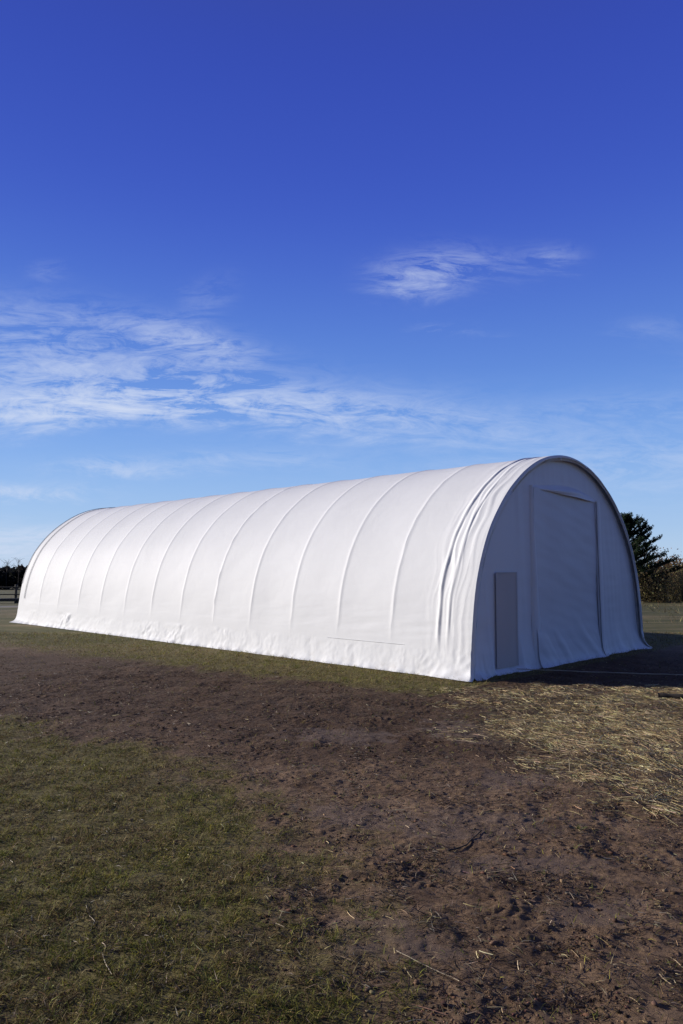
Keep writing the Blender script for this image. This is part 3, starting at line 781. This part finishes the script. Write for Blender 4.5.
# ------------------------------------------------------------------ light
SUN_EL = math.radians(15.6)
sdir = np.array([-.95, .30]); sdir /= np.linalg.norm(sdir)
from mathutils import Vector
sv = Vector((sdir[0]*math.cos(SUN_EL), sdir[1]*math.cos(SUN_EL), math.sin(SUN_EL)))
sl = bpy.data.lights.new('sun', 'SUN'); sl.energy = 5.4; sl.angle = math.radians(.55); sl.color = (1, .945, .87)
so = bpy.data.objects.new('sun', sl); COL.objects.link(so); so.rotation_euler = sv.to_track_quat('Z', 'Y').to_euler()

w = bpy.data.worlds.new('World'); scene.world = w; w.use_nodes = True; nt = w.node_tree
bg = nt.nodes['Background']; SKYG = 10.0
sky = N(nt, 'ShaderNodeTexSky'); sky.sky_type = 'NISHITA'; sky.sun_disc = False
sky.sun_elevation = SUN_EL; sky.sun_rotation = math.atan2(sdir[0], sdir[1])
sky.air_density = 1.0; sky.dust_density = .3; sky.ozone_density = 3.0; sky.altitude = 0
# richer blue of a clear autumn day
hs = N(nt, 'ShaderNodeHueSaturation'); hs.inputs['Saturation'].default_value = 1.25; L(nt, sky.outputs[0], hs.inputs['Color'])
skyc0 = mixc(nt, 1.0, hs.outputs[0], (1.0, .86, 1.15), 'MULTIPLY')
tc = N(nt, 'ShaderNodeTexCoord')
sep = N(nt, 'ShaderNodeSeparateXYZ'); L(nt, tc.outputs['Generated'], sep.inputs[0])
def M(op, a, b=None, c=None, clamp=False):
    n = nt.nodes.new('ShaderNodeMath'); n.operation = op; n.use_clamp = clamp
    for i, v in enumerate((a, b, c)):
        if v is None: continue
        if isinstance(v, (int, float)): n.inputs[i].default_value = v
        else: L(nt, v, n.inputs[i])
    return n.outputs[0]
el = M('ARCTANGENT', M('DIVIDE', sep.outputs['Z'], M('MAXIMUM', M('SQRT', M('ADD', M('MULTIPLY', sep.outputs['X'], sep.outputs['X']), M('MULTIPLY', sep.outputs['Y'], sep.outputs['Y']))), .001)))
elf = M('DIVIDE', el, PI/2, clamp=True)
grad = ramp(nt, elf, [(0.0, (.50, .66, .86)), (.035, (.40, .60, .87)), (.10, (.225, .43, .86)), (.17, (.122, .27, .74)), (.27, (.057, .118, .60)), (.36, (.044, .086, .50)), (.45, (.033, .061, .43)), (.62, (.075, .09, .16)), (1.0, (.11, .11, .11))])  # top stops lie out of view, greyed to give neutral fill light
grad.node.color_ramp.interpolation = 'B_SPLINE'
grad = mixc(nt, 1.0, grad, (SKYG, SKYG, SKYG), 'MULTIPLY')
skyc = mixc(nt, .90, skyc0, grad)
# unseen sky at the viewer's back, dimmed to weaken fill on the end wall
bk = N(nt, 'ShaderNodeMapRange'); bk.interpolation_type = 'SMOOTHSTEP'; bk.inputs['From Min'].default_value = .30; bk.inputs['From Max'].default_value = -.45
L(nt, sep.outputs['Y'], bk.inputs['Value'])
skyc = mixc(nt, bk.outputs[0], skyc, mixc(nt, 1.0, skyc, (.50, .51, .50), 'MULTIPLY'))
# real bearings: azimuth and elevation tangents in the northern half of the sky
yy = M('MAXIMUM', sep.outputs['Y'], .05)
U_ = M('DIVIDE', sep.outputs['X'], yy); V_ = M('DIVIDE', sep.outputs['Z'], yy)
cb = N(nt, 'ShaderNodeCombineXYZ'); L(nt, U_, cb.inputs[0]); L(nt, V_, cb.inputs[1])
def cn(sc, rot, det, ro, dist, seed):
    mp = N(nt, 'ShaderNodeMapping'); mp.inputs['Scale'].default_value = sc; mp.inputs['Rotation'].default_value = (0, 0, rot); mp.inputs['Location'].default_value = (seed, seed*.7, 0)
    L(nt, cb.outputs[0], mp.inputs[0])
    n = N(nt, 'ShaderNodeTexNoise', i_Scale=1.0, i_Detail=float(det), i_Roughness=ro, i_Distortion=dist); L(nt, mp.outputs[0], n.inputs['Vector']); return n.outputs['Fac']
streak = cn((4.5, 22, 1), .10, 10, .66, 1.5, 3.1)
fine = cn((13, 42, 1), .25, 9, .72, 1.2, 7.7)
warp = cn((3, 6, 1), 0, 4, .5, .3, 11.3)
BL = [(-.36, .228, .20, .020, .0, 1.5), (-.36, .265, .22, .035, -.06, .60), (-.245, .318, .075, .020, -.22, .8), (-.42, .335, .15, .035, -.18, .42), (-.12, .232, .22, .028, -.06, .50),
      (.06, .205, .22, .024, -.08, .42), (.14, .415, .045, .026, 0, .30), (.20, .426, .05, .020, .0, .50), (.31, .44, .03, .014, .0, .3), (.15, .40, .05, .016, .1, .4),
      (-.30, .14, .08, .010, 0, .6), (-.42, .045, .16, .013, 0, 1.3), (-.42, .022, .2, .01, 0, 1.0), (-.45, .105, .09, .010, 0, .9), (.42, .14, .26, .035, .03, .32), (.45, .335, .05, .012, 0, .15), (-.40, .42, .02, .010, .1, .12),
      (.43, .22, .15, .02, 0, .22), (-.12, .152, .1, .012, 0, .3), (-.43, .205, .07, .016, .05, .5), (.16, .33, .03, .006, 0, .2), (-.2, .375, .04, .02, .6, .18), (-.72, .27, .2, .04, 0, .6), (.75, .28, .15, .03, 0, .5)]
wx = M('MULTIPLY', M('SUBTRACT', warp, .5), .22); wy = M('MULTIPLY', M('SUBTRACT', streak, .5), .055)
Uw = M('ADD', U_, wx); Vw = M('ADD', V_, wy)
tot = None
for cx, cy, rx, ry, rot, st_ in BL:
    c, s = math.cos(rot), math.sin(rot)
    dx = M('SUBTRACT', Uw, cx); dy = M('SUBTRACT', Vw, cy)
    a = M('MULTIPLY_ADD', dx, c/rx, M('MULTIPLY', dy, s/rx)); b = M('MULTIPLY_ADD', dx, -s/ry, M('MULTIPLY', dy, c/ry))
    r2 = M('ADD', M('MULTIPLY', a, a), M('MULTIPLY', b, b))
    g_ = M('MULTIPLY', M('EXPONENT', M('MULTIPLY', r2, -.8)), st_)
    tot = g_ if tot is None else M('ADD', tot, g_)
tx = M('MULTIPLY_ADD', streak, 3.2, M('MULTIPLY', fine, 2.6))
tx = M('SUBTRACT', tx, 2.48, clamp=False)
dens = M('MULTIPLY', tot, M('MAXIMUM', tx, 0))
dens = M('MULTIPLY', dens, .85)
dens = M('SUBTRACT', 1.0, M('EXPONENT', M('MULTIPLY', dens, -1.3)), clamp=True)
front = M('GREATER_THAN', sep.outputs['Y'], .06); dens = M('MULTIPLY', dens, front)
scene.cycles.use_denoising = True
CLOUD = (6.4, 7.2, 9.0)
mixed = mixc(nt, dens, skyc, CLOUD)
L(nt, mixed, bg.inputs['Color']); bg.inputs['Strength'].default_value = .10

# ------------------------------------------------------------------ camera
cam = bpy.data.cameras.new('camera'); co = bpy.data.objects.new('camera', cam); COL.objects.link(co)
cam.sensor_fit = 'VERTICAL'; cam.sensor_height = 24; cam.sensor_width = 16; cam.lens = 732.5/1024*24
cam.clip_start = .05; cam.clip_end = 6000
co.location = (0, 0, 1.65); co.rotation_euler = (PI/2+.0769, 0, 0)
scene.camera = co
scene.view_settings.view_transform = 'Standard'; scene.view_settings.look = 'None'
scene.view_settings.exposure = 0; scene.view_settings.gamma = 1
scene.render.engine = 'CYCLES'; scene.cycles.max_bounces = 6
